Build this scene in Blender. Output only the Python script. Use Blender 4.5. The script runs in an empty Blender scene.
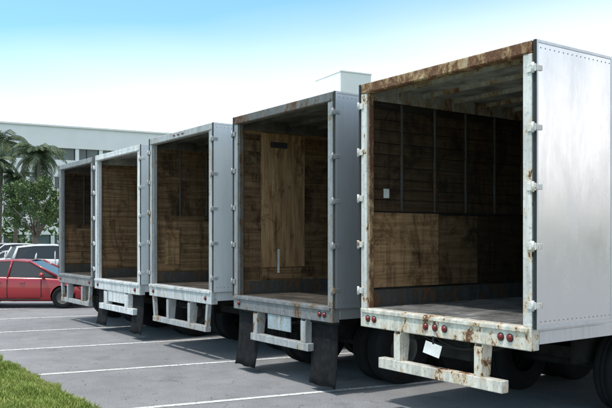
import bpy, math, random
from mathutils import Vector, Matrix
random.seed(7)
S=bpy.context.scene
COL=S.collection
# ---------------------------------------------------------------- helpers
def link(o,parent=None):
    COL.objects.link(o)
    if parent: o.parent=parent
    return o
def empty(name,loc=(0,0,0),rz=0):
    o=bpy.data.objects.new(name,None); o.location=loc; o.rotation_euler=(0,0,rz)
    o.empty_display_size=.2
    return link(o)
def mesh_obj(name,v,f,mat,parent=None,smooth=False,bevel=0,loc=None):
    m=bpy.data.meshes.new(name); m.from_pydata([tuple(p) for p in v],[],f); m.update()
    if smooth:
        for p in m.polygons: p.use_smooth=True
    m.materials.append(mat)
    o=bpy.data.objects.new(name,m)
    if loc: o.location=loc
    if bevel:
        b=o.modifiers.new('b','BEVEL'); b.width=bevel; b.segments=2; b.limit_method='ANGLE'
    return link(o,parent)
def boxes(name,L,mat,parent=None,bevel=0,rot=None):
    v=[];f=[]
    for (x0,x1,y0,y1,z0,z1) in L:
        if x0>x1:x0,x1=x1,x0
        n=len(v)
        v+=[(x0,y0,z0),(x1,y0,z0),(x1,y1,z0),(x0,y1,z0),(x0,y0,z1),(x1,y0,z1),(x1,y1,z1),(x0,y1,z1)]
        f+=[tuple(n+i for i in q) for q in ((0,3,2,1),(4,5,6,7),(0,1,5,4),(1,2,6,5),(2,3,7,6),(3,0,4,7))]
    return mesh_obj(name,v,f,mat,parent,bevel=bevel)
def prism_x(pts,x0,x1):  # pts (y,z)
    n=len(pts); v=[(x0,a,b) for a,b in pts]+[(x1,a,b) for a,b in pts]
    f=[tuple(range(n)),tuple(range(2*n-1,n-1,-1))]+[(i,i+n,(i+1)%n+n,(i+1)%n) for i in range(n)]
    return v,f
def lathe(name,prof,mat,parent,loc,seg=36,axis='X',smooth=True):
    v=[];f=[];n=len(prof)
    for i in range(seg):
        a=2*math.pi*i/seg
        for (r,t) in prof:
            p=(t,r*math.cos(a),r*math.sin(a)) if axis=='X' else ((r*math.cos(a),t,r*math.sin(a)) if axis=='Y' else (r*math.cos(a),r*math.sin(a),t))
            v.append(p)
    for i in range(seg):
        j=(i+1)%seg
        for k in range(n-1):
            f.append((i*n+k,j*n+k,j*n+k+1,i*n+k+1))
    return mesh_obj(name,v,f,mat,parent,smooth=smooth,loc=loc)
def tube(pts,rad,seg=8):
    v=[];f=[]
    pts=[Vector(p) for p in pts]
    for i,p in enumerate(pts):
        d=(pts[min(i+1,len(pts)-1)]-pts[max(i-1,0)]).normalized()
        a=d.orthogonal().normalized() if abs(d.z)>.95 else d.cross(Vector((0,0,1))).normalized()
        b=d.cross(a)
        for k in range(seg):
            t=2*math.pi*k/seg
            v.append(p+(a*math.cos(t)+b*math.sin(t))*rad[i])
    for i in range(len(pts)-1):
        for k in range(seg):
            f.append((i*seg+k,i*seg+(k+1)%seg,(i+1)*seg+(k+1)%seg,(i+1)*seg+k))
    f.append(tuple(range(seg))[::-1]); f.append(tuple((len(pts)-1)*seg+k for k in range(seg)))
    return v,f
def merge(parts):
    v=[];f=[]
    for a,b in parts:
        n=len(v); v+=list(a); f+=[tuple(i+n for i in q) for q in b]
    return v,f
# ---------------------------------------------------------------- materials
class N:
    def __init__(s,name):
        s.m=bpy.data.materials.new(name); s.m.use_nodes=True
        s.t=s.m.node_tree; s.b=s.t.nodes['Principled BSDF']
    def n(s,ty,**k):
        x=s.t.nodes.new(ty)
        for a,b in k.items(): setattr(x,a,b)
        return x
    def l(s,a,b): s.t.links.new(a,b)
    def coord(s,scale=(1,1,1),loc=(0,0,0)):
        tc=s.n('ShaderNodeTexCoord'); mp=s.n('ShaderNodeMapping')
        mp.inputs['Scale'].default_value=scale; mp.inputs['Location'].default_value=loc
        s.l(tc.outputs['Object'],mp.inputs['Vector']); return mp.outputs[0]
    def noise(s,vec,scale,detail=4,rough=.6,dist=0):
        x=s.n('ShaderNodeTexNoise'); x.inputs['Scale'].default_value=scale
        x.inputs['Detail'].default_value=min(detail,5); x.inputs['Roughness'].default_value=rough
        x.inputs['Distortion'].default_value=dist
        s.l(vec,x.inputs['Vector']); return x.outputs['Fac']
    def ramp(s,fac,stops):
        x=s.n('ShaderNodeValToRGB'); e=x.color_ramp.elements
        while len(e)<len(stops): e.new(.5)
        for i,(p,c) in enumerate(stops):
            e[i].position=p; e[i].color=(c,c,c,1) if isinstance(c,(int,float)) else (*c,1)
        s.l(fac,x.inputs[0]); return x.outputs[0]
    def mix(s,fac,a,b,mode='MIX'):
        x=s.n('ShaderNodeMix',data_type='RGBA',blend_type=mode)
        for i,q in ((0,fac),(6,a),(7,b)):
            if isinstance(q,(int,float)): x.inputs[i].default_value=q if i==0 else (q,q,q,1)
            elif isinstance(q,tuple): x.inputs[i].default_value=(*q,1)
            else: s.l(q,x.inputs[i])
        return x.outputs[2]
    def bump(s,h,strength=.3,dist=.01):
        x=s.n('ShaderNodeBump'); x.inputs['Strength'].default_value=strength; x.inputs['Distance'].default_value=dist
        s.l(h,x.inputs['Height']); s.l(x.outputs[0],s.b.inputs['Normal'])
    def set(s,col=None,rough=None,metal=None,spec=None):
        for nm,q in (('Base Color',col),('Roughness',rough),('Metallic',metal),('Specular IOR Level',spec)):
            if q is None: continue
            if isinstance(q,(int,float)): s.b.inputs[nm].default_value=q
            elif isinstance(q,tuple): s.b.inputs[nm].default_value=(*q,1)
            else: s.l(q,s.b.inputs[nm])
        return s.m
def plain(name,col,rough=.6,metal=0,var=.25,scale=5,spec=None):
    a=N(name); c=a.coord(); f=a.noise(c,scale,5,.65)
    d=tuple(x*(1-var) for x in col); e=tuple(min(1,x*(1+var)) for x in col)
    return a.set(a.ramp(f,[(.3,d),(.7,e)]),rough,metal,spec)
def rusty(name,paint,lo,hi,seed,scale=4,rough=.45,metal=0,zs=.6,rtone=1.):
    """painted steel: paint flaking off to rust, grime streaks"""
    a=N(name); c=a.coord((1,1,zs),(seed,seed*1.7,seed*.3))
    f=a.noise(c,scale,5,.75,.3)
    patch=a.noise(c,.9,2,.5)
    x=a.n('ShaderNodeMath',operation='MULTIPLY_ADD'); a.l(patch,x.inputs[0]); x.inputs[1].default_value=.4
    x2=a.n('ShaderNodeMath',operation='ADD'); a.l(f,x.inputs[2]); a.l(x.outputs[0],x2.inputs[0]); x2.inputs[1].default_value=-.20
    f=x2.outputs[0]
    mask=a.ramp(f,[(lo,0),(hi,1)])
    r2=a.noise(c,scale*7,5,.7)
    R=lambda q:tuple(y*rtone for y in q)
    rust=a.ramp(r2,[(.25,R((.035,.018,.012))),(.5,R((.13,.055,.026))),(.75,R((.27,.14,.07)))])
    g=a.noise(a.coord((6,6,.7),(seed,0,0)),1.5,5,.7)
    g3=a.noise(a.coord((1,1,1),(seed,4,0)),22,4,.7)
    grime=a.ramp(g,[(.35,tuple(x*.58 for x in paint)),(.62,paint)])
    grime=a.mix(1,grime,a.ramp(g3,[(.32,.58),(.46,1)]),'MULTIPLY')
    halo=a.ramp(f,[(lo-.07,0),(lo+.02,1)])
    stained=a.mix(halo,grime,tuple(x*y for x,y in zip(paint,(.80,.64,.46))))
    col=a.mix(mask,stained,rust)
    ro=a.ramp(mask,[(0,rough),(1,.9)])
    a.bump(mask,.5,-.004)
    a.set(col,ro)
    if metal:
        a.l(a.ramp(mask,[(0,metal),(1,0)]),a.b.inputs['Metallic'])
    return a.m
def plywood(name,tone=1.,seed=0,dark=.45,along='y'):
    a=N(name)
    sc=(1,1.0,22) if along=='y' else (1,22,1.0)
    g=a.noise(a.coord(sc,(seed,seed,seed)),1.6,5,.7,.9)
    w=a.n('ShaderNodeTexWave'); w.wave_type='RINGS'; w.inputs['Scale'].default_value=1.2
    w.inputs['Distortion'].default_value=14; w.inputs['Detail'].default_value=4; w.inputs['Detail Scale'].default_value=.55; w.inputs['Detail Roughness'].default_value=.7
    a.l(a.coord((1,.22,1.9) if along=='y' else (1,1.9,.22),(seed*3,seed,seed*2)),w.inputs['Vector'])
    T=lambda c:tuple(x*tone for x in c)
    base=a.ramp(g,[(.3,T((.17,.085,.04))),(.5,T((.37,.21,.10))),(.72,T((.60,.39,.22)))])
    base=a.mix(.30,base,a.ramp(w.outputs['Fac'],[(0,T((.21,.10,.045))),(.45,T((.42,.245,.12))),(1,T((.52,.32,.17)))]))
    s=a.noise(a.coord((1,1.3,.9),(seed*5,2,seed)),1.8,5,.78,.5)
    st=a.ramp(s,[(dark-.14,(.16,.14,.13)),(dark-.03,(.56,.52,.48)),(dark+.06,(1,1,1))])
    col=a.mix(1,base,st,'MULTIPLY')
    drip=a.noise(a.coord((1,7,.5),(seed*4,5,seed)),2.0,4,.7)
    col=a.mix(1,col,a.ramp(drip,[(.34,.55),(.50,1)]),'MULTIPLY')
    pale=a.noise(a.coord((1,5,1.2),(seed*2,5,seed)),2.5,5,.8,.2)
    col=a.mix(a.ramp(pale,[(.63,0),(.74,.45)]),col,T((.50,.42,.33)))
    a.bump(g,.4,.005)
    return a.set(col,.8,None,.3)
def scuffed(name,col,seed=0,sc=(.3,.3,.3),lo=.58,grain=14,rough=.6):
    a=N(name)
    s=a.noise(a.coord((1,.6,grain),(seed,seed,1)),3,5,.75)
    s3=a.noise(a.coord((1,9,1.2),(seed,seed,7)),2.2,5,.8)
    s2=a.noise(a.coord((1,1,1),(seed,3,1)),2.4,5,.7)
    m=a.ramp(s,[(lo,0),(lo+.14,1)])
    c=a.mix(m,a.ramp(s2,[(.35,tuple(x*.45 for x in col)),(.7,tuple(x*1.6 for x in col))]),sc)
    c=a.mix(a.ramp(s3,[(.62,0),(.72,.5)]),c,sc)
    a.bump(s2,.2,.01)
    return a.set(c,rough,None,.3)
def alum(name,col,rough=.28,seed=0,dirt=.5,wav=.12,metal=.85,streak=.35):
    a=N(name)
    s=a.noise(a.coord((1,2.0,.7),(seed,seed,1)),1.4,5,.7,.2)
    v=a.noise(a.coord((1,14,.7),(seed,4,1)),1.2,5,.7)
    c=a.mix(a.ramp(s,[(.35,0),(.75,dirt)]),col,tuple(x*.66 for x in col))
    if streak: c=a.mix(a.ramp(v,[(.52,0),(.8,streak)]),c,tuple(x*.5 for x in (col[0],col[1]*.93,col[2]*.83)))
    big=a.noise(a.coord((1,1.2,1.0),(seed,1,2)),1.6,1,.4)
    a.bump(big,wav,.03)
    return a.set(c,a.ramp(s,[(.3,rough),(.8,rough+.2)]),metal)

M_rubber=plain('tyre_rubber',(.016,.016,.017),.9,0,.3,5,.2)
M_flap=plain('mudflap_rubber',(.014,.014,.015),.9,0,.5,9,.15)
M_mark=plain('black_stencil',(.02,.019,.018),.8,0,.4,9)
M_black=plain('chassis_black',(.022,.021,.020),.9,0,.5,5,.2)
M_hub=plain('hub_steel',(.12,.115,.11),.6,.3)
M_seal=plain('rubber_seal',(.02,.02,.02),.7)
M_bolt=plain('bolt_steel',(.22,.22,.22),.5,.5)
M_boltd=plain('bolt_dark',(.07,.065,.06),.6,.3)
def lens(name,col):
    a=N(name); a.set(col,.25); return a.m
M_red=lens('red_lens',(.17,.012,.010)); M_tag=plain('paper_tag',(.62,.62,.60),.7)

# ---------------------------------------------------------------- trailer
def trailer(cx,W,top,fl,cfg,L=13.7,y=0,rz=0):
    P=empty('cargo_trailer',(cx,y,0),rz)
    F=cfg['frame']; H=W/2
    pw=cfg.get('post',.11); hd=cfg.get('head',.13)
    sillz=fl-cfg.get('sill',.24)
    boxes('rear_post_left',[(-H,-H+pw,0,.12,fl,top-hd)],F,P,.008)
    boxes('rear_post_right',[(H-pw,H,0,.12,fl,top-hd)],F,P,.008)
    boxes('rear_header',[(-H,H,0,.12,top-hd,top)],cfg.get('header',F),P,.012)
    boxes('header_lip',[(-H+.04,H-.04,-.012,0,top-hd+.012,top-hd+.035)],cfg.get('header',F),P)
    boxes('rear_sill',[(-H,H,-.01,.12,sillz,fl)],cfg.get('sillm',F),P,.01)
    boxes('dock_bumper_strip',[(-H+.03,H-.03,-.035,-.01,fl-.055,fl-.012)],cfg.get('sillm',F),P,.005)
    boxes('door_stops',[(-H+pw,-H+pw+.022,.03,.10,fl,top-hd),(H-pw-.022,H-pw,.03,.10,fl,top-hd)],cfg.get('stop',cfg.get('header',F)),P,.003)
    SK=cfg['side']
    boxes('side_skin_left',[(-H+.008,-H+.04,.12,L,fl-.05,top-.02)],SK,P)
    boxes('side_skin_right',[(H-.04,H-.008,.12,L,fl-.05,top-.02)],SK,P)
    ribs=[]
    for i in range(22):
        yy=1.45+i*.58
        for s in (-1,1): ribs.append((s*(H-.008),s*(H-.001),yy,yy+.035,fl,top-.12))
    boxes('side_seams',ribs,SK,P)
    boxes('bottom_rail',[(-H-.002,-H+.05,.12,L,fl-.18,fl-.05),(H-.05,H+.002,.12,L,fl-.18,fl-.05)],cfg.get('rail',SK),P,.004)
    boxes('top_rail',[(-H-.004,-H+.03,.12,L,top-.12,top-.019),(H-.03,H+.004,.12,L,top-.12,top-.019)],cfg.get('rail',SK),P,.004)
    boxes('front_wall',[(-H+.04,H-.04,L-.06,L,fl-.05,top-.02)],SK,P)
    boxes('roof',[(-H+.03,H-.03,.12,L,top-.03,top-.01)],cfg['roof'],P)
    boxes('roof_bows',[(-H+.07,H-.07,.42+i*.61,.47+i*.61,top-.085,top-.03) for i in range(21)],cfg.get('bow',cfg['roof']),P)
    boxes('inner_top_rail',[(-H+.04,-H+.075,.12,L-.06,top-.2,top-.03),(H-.075,H-.04,.12,L-.06,top-.2,top-.03)],cfg.get('bow',cfg['roof']),P)
    li=H-.062
    boxes('liner_left',[(-H+.04,-li,.12,L-.06,fl,top-.2)],cfg['liner'],P)
    boxes('liner_right',[(li,H-.04,.12,L-.06,fl,top-.2)],cfg['liner'],P)
    boxes('liner_front',[(-li,li,L-.08,L-.06,fl,top-.2)],cfg['liner'],P)
    boxes('scuff_rail',[(-li,-li+.012,.12,L-.08,fl,fl+.22),(li-.012,li,.12,L-.08,fl,fl+.22)],cfg['scuff'],P)
    for i,(y0,y1,z0,z1,m,t) in enumerate(cfg.get('panels',[])):
        boxes('wall_panel',[(-li,-li+t,y0,y1,z0,z1)],m,P,.001)
    for (m,za,zb_,yb) in cfg.get('slats',[]):
        sl_=[]; z=za
        while z<zb_-.06:
            hh=random.uniform(.13,.2); ye=yb+random.uniform(-.04,.04)
            sl_.append((-li,-li+random.uniform(.004,.014),.13,ye,z,min(z+hh,zb_)-.012)); z+=hh
        boxes('wall_slats',sl_,m,P,.002)
    if cfg.get('wposts'):
        m,z0=cfg['wposts']
        boxes('wall_posts',[(-li,-li+.020,.62+i*.61,.655+i*.61,z0,top-.21) for i in range(20)]+[(li-.02,li,.62+i*.61,.655+i*.61,z0,top-.21) for i in range(20)],m,P,.003)
    b=[]
    for z in cfg.get('bolts',[]):
        for k in range(30):
            if random.random()<.25: continue
            yy=.22+k*.13+random.uniform(-.02,.02)
            b.append((-li,-li+.017,yy,yy+.013,z,z+.013))
    if b: boxes('wall_bolts',b,M_boltd,P)
    boxes('floor',[(-H+.04,H-.04,.12,L-.06,fl-.04,fl-.006)],cfg['floor'],P)
    slats=[]; n=18; w=(W-.16)/n
    for i in range(n):
        slats.append((-H+.08+i*w+.006,-H+.08+(i+1)*w-.006,.125,L-.08,fl-.006,fl+.002+random.uniform(0,.002)))
    boxes('floor_slats',slats,cfg['floor'],P)
    boxes('cross_members',[(-H+.05,H-.05,.4+i*.36,.46+i*.36,fl-.16,fl-.045) for i in range(36)],M_black,P)
    boxes('slider_rails',[(-.56,-.48,.12,6.2,fl-.33,fl-.165),(.48,.56,.12,6.2,fl-.33,fl-.165)],M_black,P)
    wy=cfg.get('wy',1.35)
    boxes('bogie_frame',[(-.62,-.57,wy-.75,wy+2.25,.62,fl-.24),(.57,.62,wy-.75,wy+2.25,.62,fl-.24)]+[(-.57,.57,wy+q,wy+q+.1,.66,.8) for q in (-.6,.6,1.95)],M_black,P,.005)
    for ya in (wy,wy+1.27):
        v,f=tube([(-1.1,ya,.52),(1.1,ya,.52)],[.07,.07],12); mesh_obj('axle',v,f,M_black,P,True)
        for s in (-1,1):
            for xo in (s*(H-.17),s*(H-.50)):
                lathe('tyre',[(.26,-.12),(.30,-.13),(.42,-.145),(.49,-.13),(.515,-.10),(.52,-.04),(.505,-.035),(.505,-.025),(.52,-.02),(.52,.02),(.505,.025),(.505,.035),(.52,.04),(.515,.10),(.49,.13),(.42,.145),(.30,.13),(.26,.12)],M_rubber,P,(xo,ya,.525),40)
            lathe('wheel_rim',[(.265,s*.12),(.25,s*.10),(.235,s*.02),(.15,s*.0),(.13,s*.10),(.09,s*.13),(0.0,s*.135)],M_hub,P,(s*(H-.17),ya,.525),28)
    T=[]
    for q in range(3):
        x0=random.uniform(-.9,-.3); x1=random.uniform(.3,.9); zz=sillz-.02; dp=random.uniform(.1,.17)
        T.append(tube([(x0+(x1-x0)*k/8,.2+.05*q,zz-dp*math.sin(math.pi*k/8)) for k in range(9)],[.009]*9,6))
    v,f=merge(T); mesh_obj('air_hoses',v,f,M_seal,P,True)
    boxes('landing_gear',[(-.85,-.72,L-3.0,L-2.87,.12,fl-.16),(.72,.85,L-3.0,L-2.87,.12,fl-.16),(-.95,-.62,L-3.1,L-2.77,.01,.06),(.62,.95,L-3.1,L-2.77,.01,.06),(-.72,.72,L-2.96,L-2.9,.6,.68),(-.81,-.76,L-2.97,L-2.9,.06,.12),(.76,.81,L-2.97,L-2.9,.06,.12)],M_hub,P)
    DM=cfg['door']; dz0=fl-.02; dz1=top-cfg.get('dtop',.0)
    for s,nm in ((-1,'left_door'),(1,'right_door')):
        a,bx=s*(H+.016),s*(H+.05); c=s*(H+.054)
        boxes(nm,[(a,bx,.035,1.27,dz0+.03,dz1-.03)],DM,P,.004)
        boxes(nm+'_frame',[(a,c,.012,.035,dz0,dz1),(a,c,1.27,1.293,dz0,dz1),(a,c,.035,1.27,dz0,dz0+.03),(a,c,.035,1.27,dz1-.03,dz1)],cfg.get('dframe',DM),P,.002)
        boxes(nm+'_seal',[(a,bx,.002,.011,dz0,dz1)],M_seal,P,.001)
        rv=[]
        for k in range(17):
            yy=.07+k*.073; rv.append((bx,s*(H+.053),yy,yy+.011,dz1-.083,dz1-.072)); rv.append((bx,s*(H+.053),yy,yy+.011,dz0+.07,dz0+.081))
        boxes(nm+'_rivets',rv,M_bolt,P)
        hz=[fl+.18+(top-fl-.5)*k/4 for k in range(5)]
        hb=[]
        for z in hz:
            hb+= [(s*(H-.05),s*(H+.058),-.016,.0,z,z+.075),(s*(H+.054),s*(H+.062),.0,.09,z+.01,z+.065)]
        boxes(nm+'_hinges',hb,cfg.get('hinge',F),P,.004)
        v,f=merge([tube([(s*(H+.03),-.022,z-.015),(s*(H+.03),-.022,z+.09)],[.015,.015],10) for z in hz])
        mesh_obj(nm+'_hinge_pins',v,f,cfg.get('hinge',F),P,True)
    for (lx,lz,r,m) in cfg.get('lights',[]):
        lathe('marker_light',[(r*1.18,0),(r*1.18,-.012),(r,-.014),(r*.97,-.020),(r*.6,-.026),(0,-.028)],m,P,(lx,-.012,sillz+lz),20,'Y')
        lathe('light_grommet',[(r*1.45,0),(r*1.45,-.006),(r*1.18,-.008)],M_seal,P,(lx,-.012,sillz+lz),20,'Y')
    for lx in cfg.get('hl',[]):
        boxes('header_light',[(lx-.035,lx+.035,-.018,-.001,top-.075,top-.05)],M_red,P,.004)
    g=cfg['guard']; GM=g['m']
    parts=[]
    gx=g['x']; zb=g.get('z',.54); zt=g.get('h',.12)+zb
    for s in (-1,1):
        w=g.get('w',.06)
        v,f=prism_x([(-.0,sillz-.001),(.16,sillz-.001),(.12,zt+.001),(.0,zt+.001)],s*gx-w,s*gx-w+.012); parts.append((v,f))
        v,f=prism_x([(-.0,sillz-.001),(.16,sillz-.001),(.12,zt+.001),(.0,zt+.001)],s*gx+w-.012,s*gx+w); parts.append((v,f))
        v,f=prism_x([(-.012,sillz-.03),(-.001,sillz-.03),(-.001,zt+.002),(-.012,zt+.002)],s*gx-w,s*gx+w); parts.append((v,f))
    v,f=merge(parts); mesh_obj('guard_uprights',v,f,GM,P,bevel=.003)
    boxes('guard_bar',[(-g['bar'],g['bar'],-.02,.09,zb,zt)],GM,P,.008)
    if g.get('plate'):
        x0,x1,z0,z1=g['plate']; boxes('apron_plate',[(x0,x1,.01,.03,z0,z1)],g.get('pm',GM),P,.004)
    if g.get('ends'):
        v,f=merge([([(s*g['bar']-.07*s,0,zt),(s*g['bar'],0,zt),(s*(g['bar']+.06),0,sillz),(s*(g['bar']-.02),0,sillz),(s*g['bar']-.07*s,.07,zt),(s*g['bar'],.07,zt),(s*(g['bar']+.06),.07,sillz),(s*(g['bar']-.02),.07,sillz)],[(0,1,2,3),(7,6,5,4),(0,4,5,1),(1,5,6,2),(2,6,7,3),(3,7,4,0)]) for s in (-1,1)])
        mesh_obj('guard_end_braces',v,f,GM,P)
    if cfg.get('flaps'):
        z0,z1=cfg['flaps']
        for s in (-1,1):
            nx,nz=6,8; v=[];f=[]
            sw=random.uniform(-.03,.05)
            for i in range(nx+1):
                for k in range(nz+1):
                    t=k/nz
                    v.append((s*(H-.62)+s*.6*i/nx, .10-.06*t*t*(1+sw*8)+.015*math.sin(i*1.1+t*3)*t, z1+(z0-z1)*t+.01*math.sin(i*1.7)*t))
            for i in range(nx):
                for k in range(nz):
                    a=i*(nz+1)+k; f.append((a,a+1,a+nz+2,a+nz+1))
            o=mesh_obj('mud_flap',v,f,M_flap,P,True); so=o.modifiers.new('s','SOLIDIFY'); so.thickness=.012
            boxes('flap_bracket',[(s*(H-.64),s*(H-.01),.08,.13,z1-.02,z1+.05)],M_black,P)
    return P

roof_g=scuffed('roof_dirty_metal',(.33,.32,.31),2,(.15,.10,.07))
roof_d=scuffed('roof_dark_metal',(.10,.095,.09),5,(.22,.18,.14))
bow_r=rusty('roof_bow_rust',(.46,.45,.44),.52,.64,3)
fl_metal=scuffed('floor_worn_metal',(.15,.148,.145),4,(.44,.43,.41))
fl_wood=scuffed('floor_oak_dirty',(.075,.064,.053),6,(.22,.195,.165),.60)
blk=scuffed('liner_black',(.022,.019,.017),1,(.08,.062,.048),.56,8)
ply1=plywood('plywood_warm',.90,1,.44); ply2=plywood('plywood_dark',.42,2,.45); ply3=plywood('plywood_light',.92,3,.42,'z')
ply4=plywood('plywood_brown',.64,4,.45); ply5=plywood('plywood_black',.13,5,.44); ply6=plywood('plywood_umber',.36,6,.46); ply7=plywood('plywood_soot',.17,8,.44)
post_d=rusty('wall_post_steel',(.10,.097,.093),.55,.66,9,6,.5)
scf=rusty('scuff_plate',(.14,.135,.13),.54,.66,8,5,.5,.4)

f5=rusty('frame_white_peeling',(.78,.76,.72),.60,.64,1.3,6.5)
h5=rusty('header_heavily_rusted',(.52,.42,.28),.42,.55,2.7,8,.6)
s5=rusty('sill_cream_rusted',(.76,.72,.63),.58,.635,5.1,6.5)
d5=alum('door_polished_aluminium',(.79,.80,.81),.17,2,.32,.10,.95,.12)
sk5=alum('side_aluminium',(.66,.67,.68),.34,5,.5,.08)
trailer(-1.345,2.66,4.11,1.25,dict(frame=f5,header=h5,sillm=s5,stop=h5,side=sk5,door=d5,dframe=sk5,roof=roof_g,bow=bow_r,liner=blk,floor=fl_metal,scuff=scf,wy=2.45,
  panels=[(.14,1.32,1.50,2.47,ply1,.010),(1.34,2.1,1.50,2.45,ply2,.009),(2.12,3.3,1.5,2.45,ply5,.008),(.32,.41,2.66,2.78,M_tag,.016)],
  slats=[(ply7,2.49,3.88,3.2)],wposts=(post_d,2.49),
  bolts=[2.05,2.56,2.95,3.35,3.75],
  lights=[(x,.11,.030,M_red) for x in (-1.18,-1.06,-.15,0,.15,.95,1.07)],
  guard=dict(m=s5,x=.64,bar=.97,z=.53,h=.13,w=.055)))
f4=rusty('frame_grey_steel',(.36,.362,.365),.60,.68,11,6,.4,.3)
h4=rusty('header_dark_rust',(.16,.155,.15),.54,.65,12,7,.5,0,.6,.7)
d4=alum('door_dull_aluminium',(.54,.555,.57),.36,8,.45,.08,.8,.3)
s4=rusty('sill_grey_blue',(.23,.235,.243),.60,.69,13,6,.5,0,.6,.8)
g4=rusty('guard_grey_white',(.46,.467,.467),.63,.70,14,6)
bp=rusty('apron_pale_blue',(.40,.47,.52),.64,.71,15,6)
trailer(-4.61,2.66,4.12,1.21,dict(frame=f4,header=h4,sillm=s4,side=d4,door=d4,roof=roof_d,liner=ply4,floor=fl_wood,scuff=scf,sill=.22,
  panels=[(.14,.46,1.45,3.85,ply6,.006),(.48,1.36,1.65,3.90,ply3,.016),(.66,1.0,3.66,3.76,M_mark,.018),(.50,1.3,1.45,1.63,ply4,.010),(.80,.84,1.55,1.95,M_tag,.018)],
  slats=[(ply2,1.47,3.88,2.7)],
  lights=[(x,.10,.028,M_red) for x in (-1.15,1.05,1.16)],
  flaps=(.09,.97),guard=dict(m=g4,x=.65,bar=.78,z=.54,h=.11,w=.06,plate=(-.32,.30,.76,.985),pm=bp)))
f3=rusty('frame_white',(.64,.65,.645),.65,.71,21,5)
h3=rusty('header_grey',(.46,.463,.46),.64,.72,22,6)
d3=alum('door_white_panel',(.76,.77,.775),.45,9,.28,.05,.15,.28)
trailer(-8.02,2.62,4.13,1.23,dict(frame=h3,header=h3,sillm=f3,side=d3,door=d3,roof=roof_d,liner=ply2,floor=fl_wood,scuff=scf,wy=1.8,slats=[(ply4,1.47,2.5,2.9),(ply6,2.6,3.88,2.9)],
  panels=[(.3,.62,1.6,2.3,ply1,.018)],wposts=(post_d,2.6),bolts=[3.2],
  lights=[(x,.10,.028,M_red) for x in (-1.1,1.1)],hl=(-.18,0,.18),
  guard=dict(m=g4,x=.45,bar=1.12,z=.50,h=.10,w=.05,ends=True)))
f2=rusty('frame_bright_white',(.78,.785,.775),.69,.75,31,5)
trailer(-11.155,2.64,4.07,1.20,dict(frame=f2,header=f2,sillm=f2,side=d3,door=d3,roof=roof_g,liner=ply2,floor=fl_wood,scuff=scf,post=.13,slats=[(ply4,1.44,3.8,2.9)],
  lights=[(x,.10,.03,M_red) for x in (-1.1,1.1)],
  flaps=(.14,.94),guard=dict(m=f2,x=.62,bar=1.0,z=.52,h=.13,w=.10,plate=(-.5,.5,.72,.955))))
f1=rusty('frame_aged_grey',(.31,.313,.31),.63,.72,41,6,.45,0,.6,.8)
trailer(-13.93,2.54,4.06,1.22,dict(frame=f1,header=f1,sillm=f1,side=d4,door=d4,roof=roof_d,liner=ply6,floor=fl_wood,scuff=scf,slats=[(ply4,1.46,2.4,2.9),(ply7,2.5,3.82,2.9)],wposts=(post_d,2.5),
  lights=[(x,.10,.028,M_red) for x in (-1.1,1.1)],
  guard=dict(m=g4,x=.55,bar=1.05,z=.50,h=.10,w=.05,ends=True)))
P5=[o for o in bpy.data.objects if o.name=='cargo_trailer'][0]
o=boxes('number_plate',[(-.13,.13,-.004,.0,-.07,.07)],M_tag,P5); o.location=(-.03,-.02,.87); o.rotation_euler=(math.radians(-12),math.radians(9),0)
boxes('plate_strap',[(-.045,-.015,-.012,-.002,.90,1.02)],M_black,P5)
boxes('air_line_box',[(-.25,.25,.3,.6,.74,.97)],M_black,P5)

# ---------------------------------------------------------------- ground
a=N('asphalt_weathered'); c=a.coord()
big=a.noise(c,.22,4,.6,.3); mid=a.noise(c,1.7,5,.7); fine=a.noise(c,70,2,.7)
base=a.ramp(big,[(.3,(.215,.215,.222)),(.7,(.280,.281,.288))])
base=a.mix(1,base,a.ramp(mid,[(.3,.80),(.7,1.10)]),'MULTIPLY')
base=a.mix(1,base,a.ramp(fine,[(.25,.35),(.5,1.0),(.8,1.7)]),'MULTIPLY')
vo=a.n('ShaderNodeTexVoronoi',feature='DISTANCE_TO_EDGE'); vo.inputs['Scale'].default_value=.22
dn=a.n('ShaderNodeTexNoise'); dn.inputs['Scale'].default_value=1.3; dn.inputs['Detail'].default_value=5; a.l(c,dn.inputs['Vector'])
ad=a.n('ShaderNodeVectorMath',operation='MULTIPLY_ADD'); ad.inputs[1].default_value=(.9,.9,.9)
a.l(dn.outputs['Color'],ad.inputs[0]); a.l(c,ad.inputs[2]); a.l(ad.outputs[0],vo.inputs['Vector'])
crack=a.ramp(vo.outputs['Distance'],[(.0,.55),(.003,1.0)])
base=a.mix(a.ramp(mid,[(.48,.0),(.60,.9)]),base,a.mix(1,base,crack,'MULTIPLY'))
oil=a.noise(a.coord((1,1,1),(7,3,0)),.9,5,.6); base=a.mix(1,base,a.ramp(oil,[(.28,.60),(.42,1)]),'MULTIPLY')
sp0=a.noise(a.coord((1,1,1),(17,3,0)),5,3,.6); base=a.mix(1,base,a.ramp(sp0,[(.25,.55),(.31,1)]),'MULTIPLY')
a.bump(fine,.6,.006); M_asph=a.set(base,.9)
M_line=N('worn_line_paint'); a=M_line; c=a.coord(); w=a.noise(c,14,5,.8)
M_line=a.set(a.mix(a.ramp(w,[(.49,0),(.62,1)]),(.80,.80,.78),(.30,.30,.30)),.8)
gm=N('lawn_soil'); c=gm.coord(); q=gm.noise(c,3,5,.7)
M_lawn=gm.set(gm.ramp(q,[(.3,(.06,.10,.022)),(.6,(.14,.20,.045)),(.8,(.20,.21,.08))]),.9)
gm=N('terrain_grass'); c=gm.coord(); q=gm.noise(c,.3,5,.7)
M_terr=gm.set(gm.ramp(q,[(.3,(.05,.08,.03)),(.7,(.12,.15,.06))]),.95)
def sheet(name,x0,x1,y0,y1,z,mat):
    return mesh_obj(name,[(x0,y0,z),(x1,y0,z),(x1,y1,z),(x0,y1,z)],[(0,1,2,3)],mat)
sheet('ground',-1500,1500,-1500,1500,-.012,M_terr)
sheet('parking_lot',-62,40,-40,60,0,M_asph)
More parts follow.
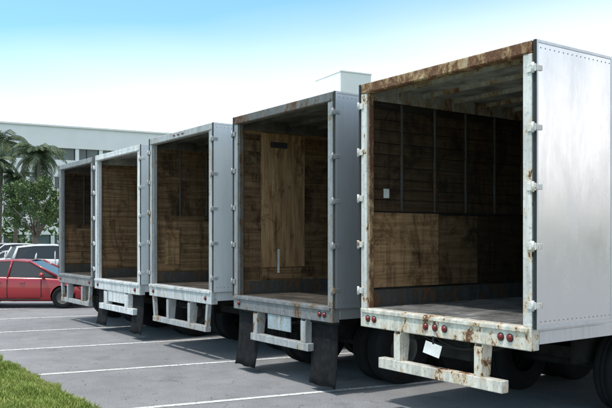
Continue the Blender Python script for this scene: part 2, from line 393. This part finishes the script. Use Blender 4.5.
def stripe(x,y,ang,length,w=.10,z=.005):
    d=Vector((math.sin(ang),math.cos(ang))); n=Vector((d.y,-d.x))*w/2; p=Vector((x,y)); q=p+d*length
    return ([(p.x-n.x,p.y-n.y,z),(p.x+n.x,p.y+n.y,z),(q.x+n.x,q.y+n.y,z),(q.x-n.x,q.y-n.y,z)],[(0,1,2,3)])
L=[]
for k in range(-2,9):
    L.append(stripe(-4.19-3.02*k,-2.78,math.radians(11.5),5.6))
v,f=merge(L); mesh_obj('parking_lines',v,f,M_line)
L=[stripe(-28.5-2.85*k,2.4,0,5.2) for k in range(9)]
v,f=merge(L); mesh_obj('parking_lines',v,f,M_line)
pts=[]
R=1.6
for i in range(13):
    t=math.radians(90+90*i/12); pts.append((-8.3+R*1.1*math.cos(t),-2.93-R+R*math.sin(t)))
pts=[(14,-2.93)]+pts+[(-8.3-R*1.1,-12),(14,-12)]
n=len(pts); v=[(x,y,.004) for x,y in pts]+[(x,y,.05) for x,y in pts]
mesh_obj('lawn',v,[tuple(range(n,2*n))]+[(i,(i+1)%n,(i+1)%n+n,i+n) for i in range(n)],M_lawn)
def inside(x,y):
    if y>-2.95 or x>14: return False
    if x>-8.3: return True
    return x>-8.3-R*1.1*math.sqrt(max(0,1-((max(y,-2.93-R)-(-2.93-R))/R)**2))
gb=N('grass_blade'); c=gb.coord(); q=gb.noise(c,2.2,5,.7); q2=gb.noise(c,40,2,.5)
colr=gb.ramp(q,[(.3,(.17,.24,.04)),(.52,(.30,.37,.075)),(.68,(.45,.44,.15))])
colr=gb.mix(1,colr,gb.ramp(q2,[(.3,.55),(.7,1.35)]),'MULTIPLY')
M_blade=gb.set(colr,.6)
v=[];f=[]
def blades(nb,x0,x1,y0,y1,hm):
    for i in range(nb):
        x=random.uniform(x0,x1); y=random.uniform(y0,y1)
        if not inside(x,y+.07*math.sin(x*9)*math.sin(x*3.1)+.03*math.sin(x*31)): continue
        clump=.6+.55*math.sin(x*5+math.sin(y*7)*2)*math.sin(y*6.3+x)
        h=hm*random.uniform(.5,1.2)*max(.45,clump); t=random.uniform(0,6.28); w=random.uniform(.003,.007)
        dx,dy=math.cos(t)*w,math.sin(t)*w; lx,ly=random.gauss(0,.4)*h,random.gauss(0,.4)*h
        k=len(v)
        v.extend([(x-dx,y-dy,.045),(x+dx,y+dy,.045),(x+lx*.4+dx*.7,y+ly*.4+dy*.7,.045+h*.6),(x+lx*.4-dx*.7,y+ly*.4-dy*.7,.045+h*.6),(x+lx,y+ly,.045+h)])
        f.append((k,k+1,k+2,k+3)); f.append((k+3,k+2,k+4))
blades(50000,-10.1,-3.2,-4.3,-2.90,.11)
blades(14000,-3.2,6,-4.3,-2.90,.11)
mesh_obj('grass',v,f,M_blade)
v=[];f=[]
for i in range(420):
    x=random.uniform(-16,2); y=-2.9+abs(random.gauss(0,1.4)) if i%2 else random.uniform(-2.9,.6)
    s=random.uniform(.008,.028); t=random.uniform(0,6.28); k=len(v)
    a1=Vector((math.cos(t),math.sin(t),random.uniform(-.2,.2)))*s; b1=Vector((-math.sin(t),math.cos(t),random.uniform(.0,.5)))*s*.5; p=Vector((x,y,.012))
    v.extend([p-a1,p+b1,p+a1,p-b1*.6]); f.append((k,k+1,k+2,k+3))
mesh_obj('leaf_litter',v,f,plain('dry_leaf',(.16,.11,.06),.8,0,.5,3))

# ---------------------------------------------------------------- vegetation
def leafmat(name,cols):
    a=N(name); c=a.coord(); q=a.noise(c,.9,3,.6); q2=a.noise(c,9,2,.6)
    cc=a.ramp(q,[(.32,cols[0]),(.52,cols[1]),(.7,cols[2])]); cc=a.mix(1,cc,a.ramp(q2,[(.3,.6),(.7,1.35)]),'MULTIPLY')
    return a.set(cc,.6)
M_leaf=leafmat('leaf_green',[(.03,.06,.015),(.07,.125,.03),(.13,.19,.05)])
M_frond=leafmat('palm_frond',[(.03,.055,.02),(.06,.10,.035),(.11,.14,.05)])
M_bark=plain('bark',(.16,.13,.10),.9,0,.4,12)
def leafcloud(centers,per,size,spread,v,f):
    for (cx,cy,cz,r) in centers:
        for _ in range(per):
            d=Vector((random.gauss(0,1),random.gauss(0,1),random.gauss(0,.8))).normalized()*r*random.random()**.45
            p=Vector((cx,cy,cz))+d
            a=Vector((random.gauss(0,1),random.gauss(0,1),random.gauss(0,1))).normalized(); b=a.orthogonal().normalized()
            s=size*random.uniform(.6,1.3); k=len(v)
            v.extend([p-a*s,p+b*s*.45,p+a*s,p-b*s*.45]); f.append((k,k+1,k+2,k+3))
def tree(loc,h,r,name='leafy_tree',n=60,per=130):
    P=empty(name,loc); parts=[]; cs=[]
    parts.append(tube([(0,0,-.05),(.05,.03,h*.2),(-.03,.05,h*.36)],[.17,.13,.11],9))
    for i in range(9):
        t=i*2.4+random.random(); e=random.uniform(.3,.95)
        end=(r*.75*math.cos(t)*(1.2-e*.6),r*.75*math.sin(t)*(1.2-e*.6),h*(.5+.4*e))
        mid=(end[0]*.45,end[1]*.45,h*.36+(end[2]-h*.36)*.55)
        parts.append(tube([(-.03,.05,h*.32),mid,end],[.075,.05,.015],6))
    for i in range(n):
        t=random.uniform(0,6.28); u=random.uniform(-1,1); rr=random.uniform(.35,1)
        x=r*rr*math.cos(t)*math.sqrt(1-u*u*.8); y=r*rr*math.sin(t)*math.sqrt(1-u*u*.8); z=h*.70+h*.27*u*rr
        cs.append((x,y,z,random.uniform(.28,.6)*r*.42))
    v,f=merge(parts); mesh_obj('trunk_and_limbs',v,f,M_bark,P,True)
    v=[];f=[]; leafcloud(cs,per,.10,1,v,f); mesh_obj('crown',v,f,M_leaf,P)
def palm(loc,h,fr=2.6,n=26,lean=.5):
    P=empty('palm_tree',loc)
    v,f=tube([(0,0,-.05),(.1*lean,0,h*.25),(.35*lean,.1,h*.6),(.8*lean,.15,h)],[.26,.17,.14,.12],10)
    mesh_obj('trunk',v,f,M_bark,P,True)
    top=Vector((.8*lean,.15,h)); V=[];Fc=[]
    for i in range(n):
        az=i*2.399+random.uniform(-.2,.2); el=random.uniform(-.3,1.25); ln=fr*random.uniform(.8,1.15)
        p=top.copy(); pts=[p.copy()]; e=el; seg=10
        for k in range(seg):
            p=p+Vector((math.cos(az)*math.cos(e),math.sin(az)*math.cos(e),math.sin(e)))*ln/seg; e-=.17+.03*k*.5; pts.append(p.copy())
        t_v,t_f=tube(pts,[.03-.0025*k for k in range(seg+1)],4); k0=len(V); V+=t_v; Fc+=[tuple(q+k0 for q in g) for g in t_f]
        for k in range(1,seg):
            for sub in (0,.33,.66):
                q=pts[k].lerp(pts[k+1],sub); d=(pts[k+1]-pts[k]).normalized(); sd=d.cross(Vector((0,0,1))).normalized()
                l=ln*.24*math.sin(math.pi*min(.97,(k+sub)/seg*.85+.12))
                for s in (-1,1):
                    tip=q+(sd*s*.8+d*.5+Vector((0,0,-.55+random.uniform(-.2,.2)))).normalized()*l
                    w=d*.035; kk=len(V); V.extend([q-w,q+w,q.lerp(tip,.6)+w*.8,tip,q.lerp(tip,.6)-w*.8]); Fc.append((kk,kk+1,kk+2,kk+3,kk+4))
    mesh_obj('fronds',V,Fc,M_frond,P)
tree((-48.6,8.6,0),6.4,2.4)
tree((-55,3.5,0),6.8,2.6)
tree((-53,13,0),6.0,2.4)
tree((-60,18,0),7.5,3.0)
palm((-57,11.0,0),8.6,2.9,30); palm((-60.5,9.0,0),10.0,2.9); palm((-58.5,8.2,0),8.0,2.5,22,-.4); palm((-64,12.8,0),9.2,2.6,22,.2)
palm((-59,9.9,0),6.9,2.3,22,.2)
v=[];f=[]
cs=[(-61.5+random.uniform(-.4,.4),-25+i*.55,random.uniform(.4,1.1),.55) for i in range(150)]
leafcloud(cs,80,.10,1,v,f); mesh_obj('hedge',v,f,M_leaf)
v=[];f=[]
cs=[(-75+random.uniform(-2,2),-60+i*1.6,random.uniform(1.5,4.2),1.7) for i in range(95)]
leafcloud(cs,90,.28,1,v,f); mesh_obj('distant_shrub_row',v,f,M_leaf)
v=[];f=[]
cs=[(78-i*.62+random.uniform(-2,2),30+i*.55,random.uniform(1.0,6.5),2.2) for i in range(110)]
leafcloud(cs,60,.5,1,v,f); mesh_obj('reflection_tree_row',v,f,M_leaf)  # out-of-view row, added to reflect as a dark band in the nearest door

# ---------------------------------------------------------------- office building
M_wall=plain('white_stucco',(.82,.82,.80),.8,0,.04,.5)
g=N('window_glass_green'); M_glass=g.set(g.ramp(g.noise(g.coord((1,.3,.3)),.8,2,.5),[(.3,(.05,.08,.08)),(.7,(.12,.17,.17))]),.12)
B=empty('office_building',(-91.3,16.2,0),-math.radians(7))
boxes('glass_core',[(-24,-.4,-60,90,0,15.2)],M_glass,B)
sp=[]
for k in range(5):
    z0=k*3.65-1.1; sp.append((-24.2,0,-60.2,90.2,max(0,z0),z0+2.15 if k<4 else 16.1))
boxes('spandrels',sp,M_wall,B,.03)
boxes('piers',[(-.4,-.12,-60+i*3.0,-59.55+i*3.0,0,15) for i in range(51)],M_wall,B)
boxes('mullions',[(-.4,-.3,-58.6+i*1.5,-58.52+i*1.5,0,15) for i in range(99)],M_seal,B)
boxes('parapet_cap',[(-24.4,.2,-60.4,90.4,16.102,16.35)],M_wall,B,.03)
boxes('stair_tower',[(-8.5,-.6,48.6,54.2,16.36,27.6)],M_wall,B,.05)
boxes('stair_tower_cap',[(-8.6,-.5,48.5,54.3,27.602,27.85)],M_wall,B,.05)

# ---------------------------------------------------------------- cars
def carpaint(name,col,metal=0.):
    a=N(name); a.set(col,.28,metal); a.b.inputs['Coat Weight'].default_value=.8; a.b.inputs['Coat Roughness'].default_value=.06; return a.m
M_cg=N('car_glass').set((.03,.036,.04),.06)
M_head=N('headlamp').set((.7,.72,.75),.1,.3)
def car(name,loc,rz,paint,suv=False):
    P=empty(name,loc,rz); k=1.17 if suv else 1.
    st=[(-2.36,.66,.46,.80,.84),(-2.28,.80,.30,.94,1.0),(-1.95,.88,.24,.99,1.07),(-1.4,.905,.2,.98,1.05),(-.5,.915,.19,.96,1.02),(.3,.915,.19,.94,1.0),(.95,.91,.19,.93,1.0),(1.35,.90,.2,.89,.97),(1.85,.86,.22,.81,.88),(2.2,.76,.27,.70,.76),(2.36,.60,.38,.58,.62)]
    v=[];f=[]
    for (x,w,zb,zs,zt) in st:
        h=[(0,zb),(w*.86,zb),(w*.98,zb+.10),(w,(zb+zs)/2),(w*.975,zs-.06),(w*.93,zs),(w*.78,zt-.015),(w*.4,zt)]
        ring=h+[(0,zt+.005)]+[(-a_,b_) for a_,b_ in h[:0:-1]]
        v+=[(x,a_,b_*k) for a_,b_ in ring]
    m=len(ring)
    for i in range(len(st)-1):
        for j in range(m): f.append((i*m+j,i*m+(j+1)%m,(i+1)*m+(j+1)%m,(i+1)*m+j))
    f.append(tuple(range(m))[::-1]); f.append(tuple((len(st)-1)*m+j for j in range(m)))
    body=mesh_obj('body',v,f,paint,P,True)
    body.modifiers.new('s','SUBSURF').levels=2; body.modifiers['s'].render_levels=2
    cut=[]
    R=.365*(1.08 if suv else 1)
    for x in (-1.38,1.40):
        c=lathe('cut',[(0,-1.2),(R,-1.2),(R,1.2),(0,1.2)],paint,P,(x,0,R-.02),32,'Y',False); cut.append(c)
        bo=body.modifiers.new('b','BOOLEAN'); bo.object=c; bo.operation='DIFFERENCE'; bo.solver='FAST'
    bpy.context.view_layer.update(); dg=bpy.context.evaluated_depsgraph_get()
    nm=bpy.data.meshes.new_from_object(body.evaluated_get(dg)); body.modifiers.clear(); body.data=nm
    for p in nm.polygons: p.use_smooth=True
    for c in cut: bpy.data.objects.remove(c)
    if suv: gs=[(-2.2,1.0,.84),(-1.95,1.46,.64),(-1.2,1.53,.64),(-.3,1.54,.64),(.25,1.50,.63),(1.1,.98,.78)]
    else: gs=[(-1.95,1.03,.74),(-1.15,1.38,.60),(-.6,1.45,.60),(-.1,1.46,.60),(.3,1.43,.60),(1.2,.98,.76)]
    v=[];f=[]
    for (x,zt,wt) in gs: v+=[(x,-.84,.93*k),(x,-wt,zt*(k if suv else 1)),(x,wt,zt*(k if suv else 1)),(x,.84,.93*k)]
    n=len(gs)
    for i in range(n-1):
        for j in range(3): f.append((i*4+j,i*4+j+1,i*4+j+5,i*4+j+4))
    f+=[(0,1,2,3)[::-1],tuple((n-1)*4+q for q in (0,1,2,3))]
    mesh_obj('greenhouse_glass',v,f,M_cg,P)
    kz=k if suv else 1
    v=[];f=[]; R_=gs[1:-1]
    for (x,zt,wt) in R_: v+=[(x,-wt-.03,zt*kz-.03),(x,-wt+.03,zt*kz+.012),(x,0,zt*kz+.03),(x,wt-.03,zt*kz+.012),(x,wt+.03,zt*kz-.03)]
    for i in range(len(R_)-1):
        for j in range(4): f.append((i*5+j,i*5+j+1,i*5+j+6,i*5+j+5))
    mesh_obj('roof',v,f,paint,P,True)
    T=[]
    for s in (-1,1):
        g0,g1=gs[0],gs[1]; gA,gB=gs[-2],gs[-1]
        T.append(tube([(gB[0],s*.80,gB[1]*kz),(gA[0],s*(gA[2]+.01),gA[1]*kz)],[.04,.035],6))
        T.append(tube([(g0[0]+.02,s*.80,g0[1]*kz),(g1[0],s*(g1[2]+.01),g1[1]*kz)],[.07,.045],6))
        T.append(tube([(-.28,s*.85,.94*k),(-.22,s*.615,1.45*kz)],[.035,.03],6))
        T.append(tube([(-1.2,s*.85,.95*k),(-1.05,s*.62,1.38*kz)],[.05,.03],6))
        T.append(tube([(.78,s*.86,1.0*k),(.80,s*1.0,1.03*k)],[.05,.075],8))
    v,f=merge(T); mesh_obj('pillars_and_mirrors',v,f,paint,P,True)
    for s in (-1,1):
        for x in (-1.38,1.40):
            lathe('tyre',[(.19,-.09),(.26,-.105),(.315,-.10),(.33,-.07),(.33,.07),(.315,.10),(.26,.105),(.19,.09)],M_rubber,P,(x,s*.80,.33),28,'Y')
            lathe('wheel_rim',[(.20,s*.09),(.185,s*.07),(.08,s*.04),(.05,s*.08),(0,s*.08)],M_hub,P,(x,s*.80,.33),10,'Y',False)
        o=lathe('headlamp',[(0,-.12),(.05,-.09),(.075,0),(.05,.09),(0,.12)],M_head,P,(2.17,s*.62,.66*k),14,'Y')
        o=lathe('tail_lamp',[(0,-.13),(.06,-.09),(.09,0),(.06,.09),(0,.13)],M_red,P,(-2.26,s*.66,.84*k),14,'Y')
        boxes('door_seams',[(x,x+.01,s*.90,s*.921,.32*k,.9*k) for x in (-.95,-.28,.75)]+[(-.9,.7,s*.905,s*.918,.26*k,.30*k)],M_seal,P)
        boxes('door_handles',[(x,x+.16,s*.90,s*.935,.78*k,.805*k) for x in (-.62,.1)],paint,P,.005)
    boxes('grille',[(2.30,2.345,-.4,.4,.38*k,.52*k)],M_seal,P,.01)
    boxes('underbody',[(-1.9,1.9,-.62,.62,.2,.45)],M_black,P)
    return P
car('red_sedan',(-19.6,.35,0),math.radians(54.7),carpaint('red_car_paint',(.36,.008,.014)))
wp=carpaint('white_car_paint',(.80,.81,.81)); sp_=carpaint('silver_car_paint',(.55,.57,.59),.2)
for (x,y,s,p,nm,r) in ((-32.6,5.2,True,wp,'white_suv',88),(-35.7,4.9,True,wp,'white_suv',-92),(-38.8,5.2,False,sp_,'silver_sedan',91),(-41.9,5.1,True,wp,'white_suv',-90),(-45.0,5.2,True,sp_,'silver_suv',-91)):
    car(nm,(x,y,0),math.radians(r),p,s)

# ---------------------------------------------------------------- light
el=math.radians(68); az=math.atan2(-.06,-.99)
sd=Vector((math.sin(az)*math.cos(el),math.cos(az)*math.cos(el),math.sin(el)))
sl=bpy.data.lights.new('sun','SUN'); sl.energy=3.0; sl.angle=math.radians(1.5); sl.color=(1,.955,.89)
so=link(bpy.data.objects.new('sun',sl)); so.rotation_euler=sd.to_track_quat('Z','Y').to_euler(); so.location=(0,0,30)
W=bpy.data.worlds.new('World'); S.world=W; W.use_nodes=True; t=W.node_tree; nd=t.nodes; lk=t.links
bg=nd['Background']; out=nd['World Output']
sk=nd.new('ShaderNodeTexSky'); sk.sky_type='NISHITA'; sk.sun_disc=False; sk.sun_elevation=el; sk.sun_rotation=az%(2*math.pi)
sk.air_density=1.0; sk.dust_density=.4; sk.ozone_density=1.0
tint=nd.new('ShaderNodeMix'); tint.data_type='RGBA'; tint.blend_type='MULTIPLY'; tint.inputs[0].default_value=1; tint.inputs[7].default_value=(1.05,1.62,1.55,1)
lk.new(sk.outputs[0],tint.inputs[6]); lk.new(tint.outputs[2],bg.inputs[0]); bg.inputs[1].default_value=.15
bg2=nd.new('ShaderNodeBackground'); bg2.inputs[0].default_value=(1,.968,.965,1); bg2.inputs[1].default_value=1.5
tc=nd.new('ShaderNodeTexCoord'); sep=nd.new('ShaderNodeSeparateXYZ'); lk.new(tc.outputs['Generated'],sep.inputs[0])
mp=nd.new('ShaderNodeMapping'); mp.inputs['Scale'].default_value=(1,1,3.2); lk.new(tc.outputs['Generated'],mp.inputs[0])
nz=nd.new('ShaderNodeTexNoise'); nz.inputs['Scale'].default_value=1.3; nz.inputs['Detail'].default_value=3; nz.inputs['Roughness'].default_value=.45; lk.new(mp.outputs[0],nz.inputs[0])
def ma(op,a,b,c=None):
    x=nd.new('ShaderNodeMath'); x.operation=op
    for i,q in enumerate((a,b,c)):
        if q is None: continue
        if isinstance(q,(int,float)): x.inputs[i].default_value=q
        else: lk.new(q,x.inputs[i])
    return x.outputs[0]
# horizon haze thins with elevation and is denser towards +Y; unseen white sheet added overhead to whiten the ambient light
e=ma('MULTIPLY_ADD',sep.outputs['Z'],-6.0,1.48)
e=ma('MULTIPLY_ADD',sep.outputs['Y'],.75,e)
e=ma('MULTIPLY_ADD',ma('SUBTRACT',nz.outputs['Fac'],.5),.8,e)
over=ma('MINIMUM',ma('MULTIPLY_ADD',sep.outputs['Z'],2.6,-.98),.72)
e=ma('MAXIMUM',e,over)
cl=nd.new('ShaderNodeClamp'); lk.new(e,cl.inputs[0]); cl.inputs['Min'].default_value=.05; cl.inputs['Max'].default_value=1
mx=nd.new('ShaderNodeMixShader'); lk.new(cl.outputs[0],mx.inputs[0]); lk.new(bg.outputs[0],mx.inputs[1]); lk.new(bg2.outputs[0],mx.inputs[2]); lk.new(mx.outputs[0],out.inputs[0])
# ---------------------------------------------------------------- camera
cd=bpy.data.cameras.new('camera'); cam=link(bpy.data.objects.new('camera',cd)); S.camera=cam
cam.location=(4.785,-6.142,2.14); cam.rotation_euler=(math.radians(90),0,math.radians(54.73))
cd.lens=44.2; cd.sensor_width=36; cd.shift_y=34/612; cd.clip_end=5000; cd.clip_start=.05
S.view_settings.view_transform='Standard'; S.view_settings.look='None'; S.view_settings.exposure=0
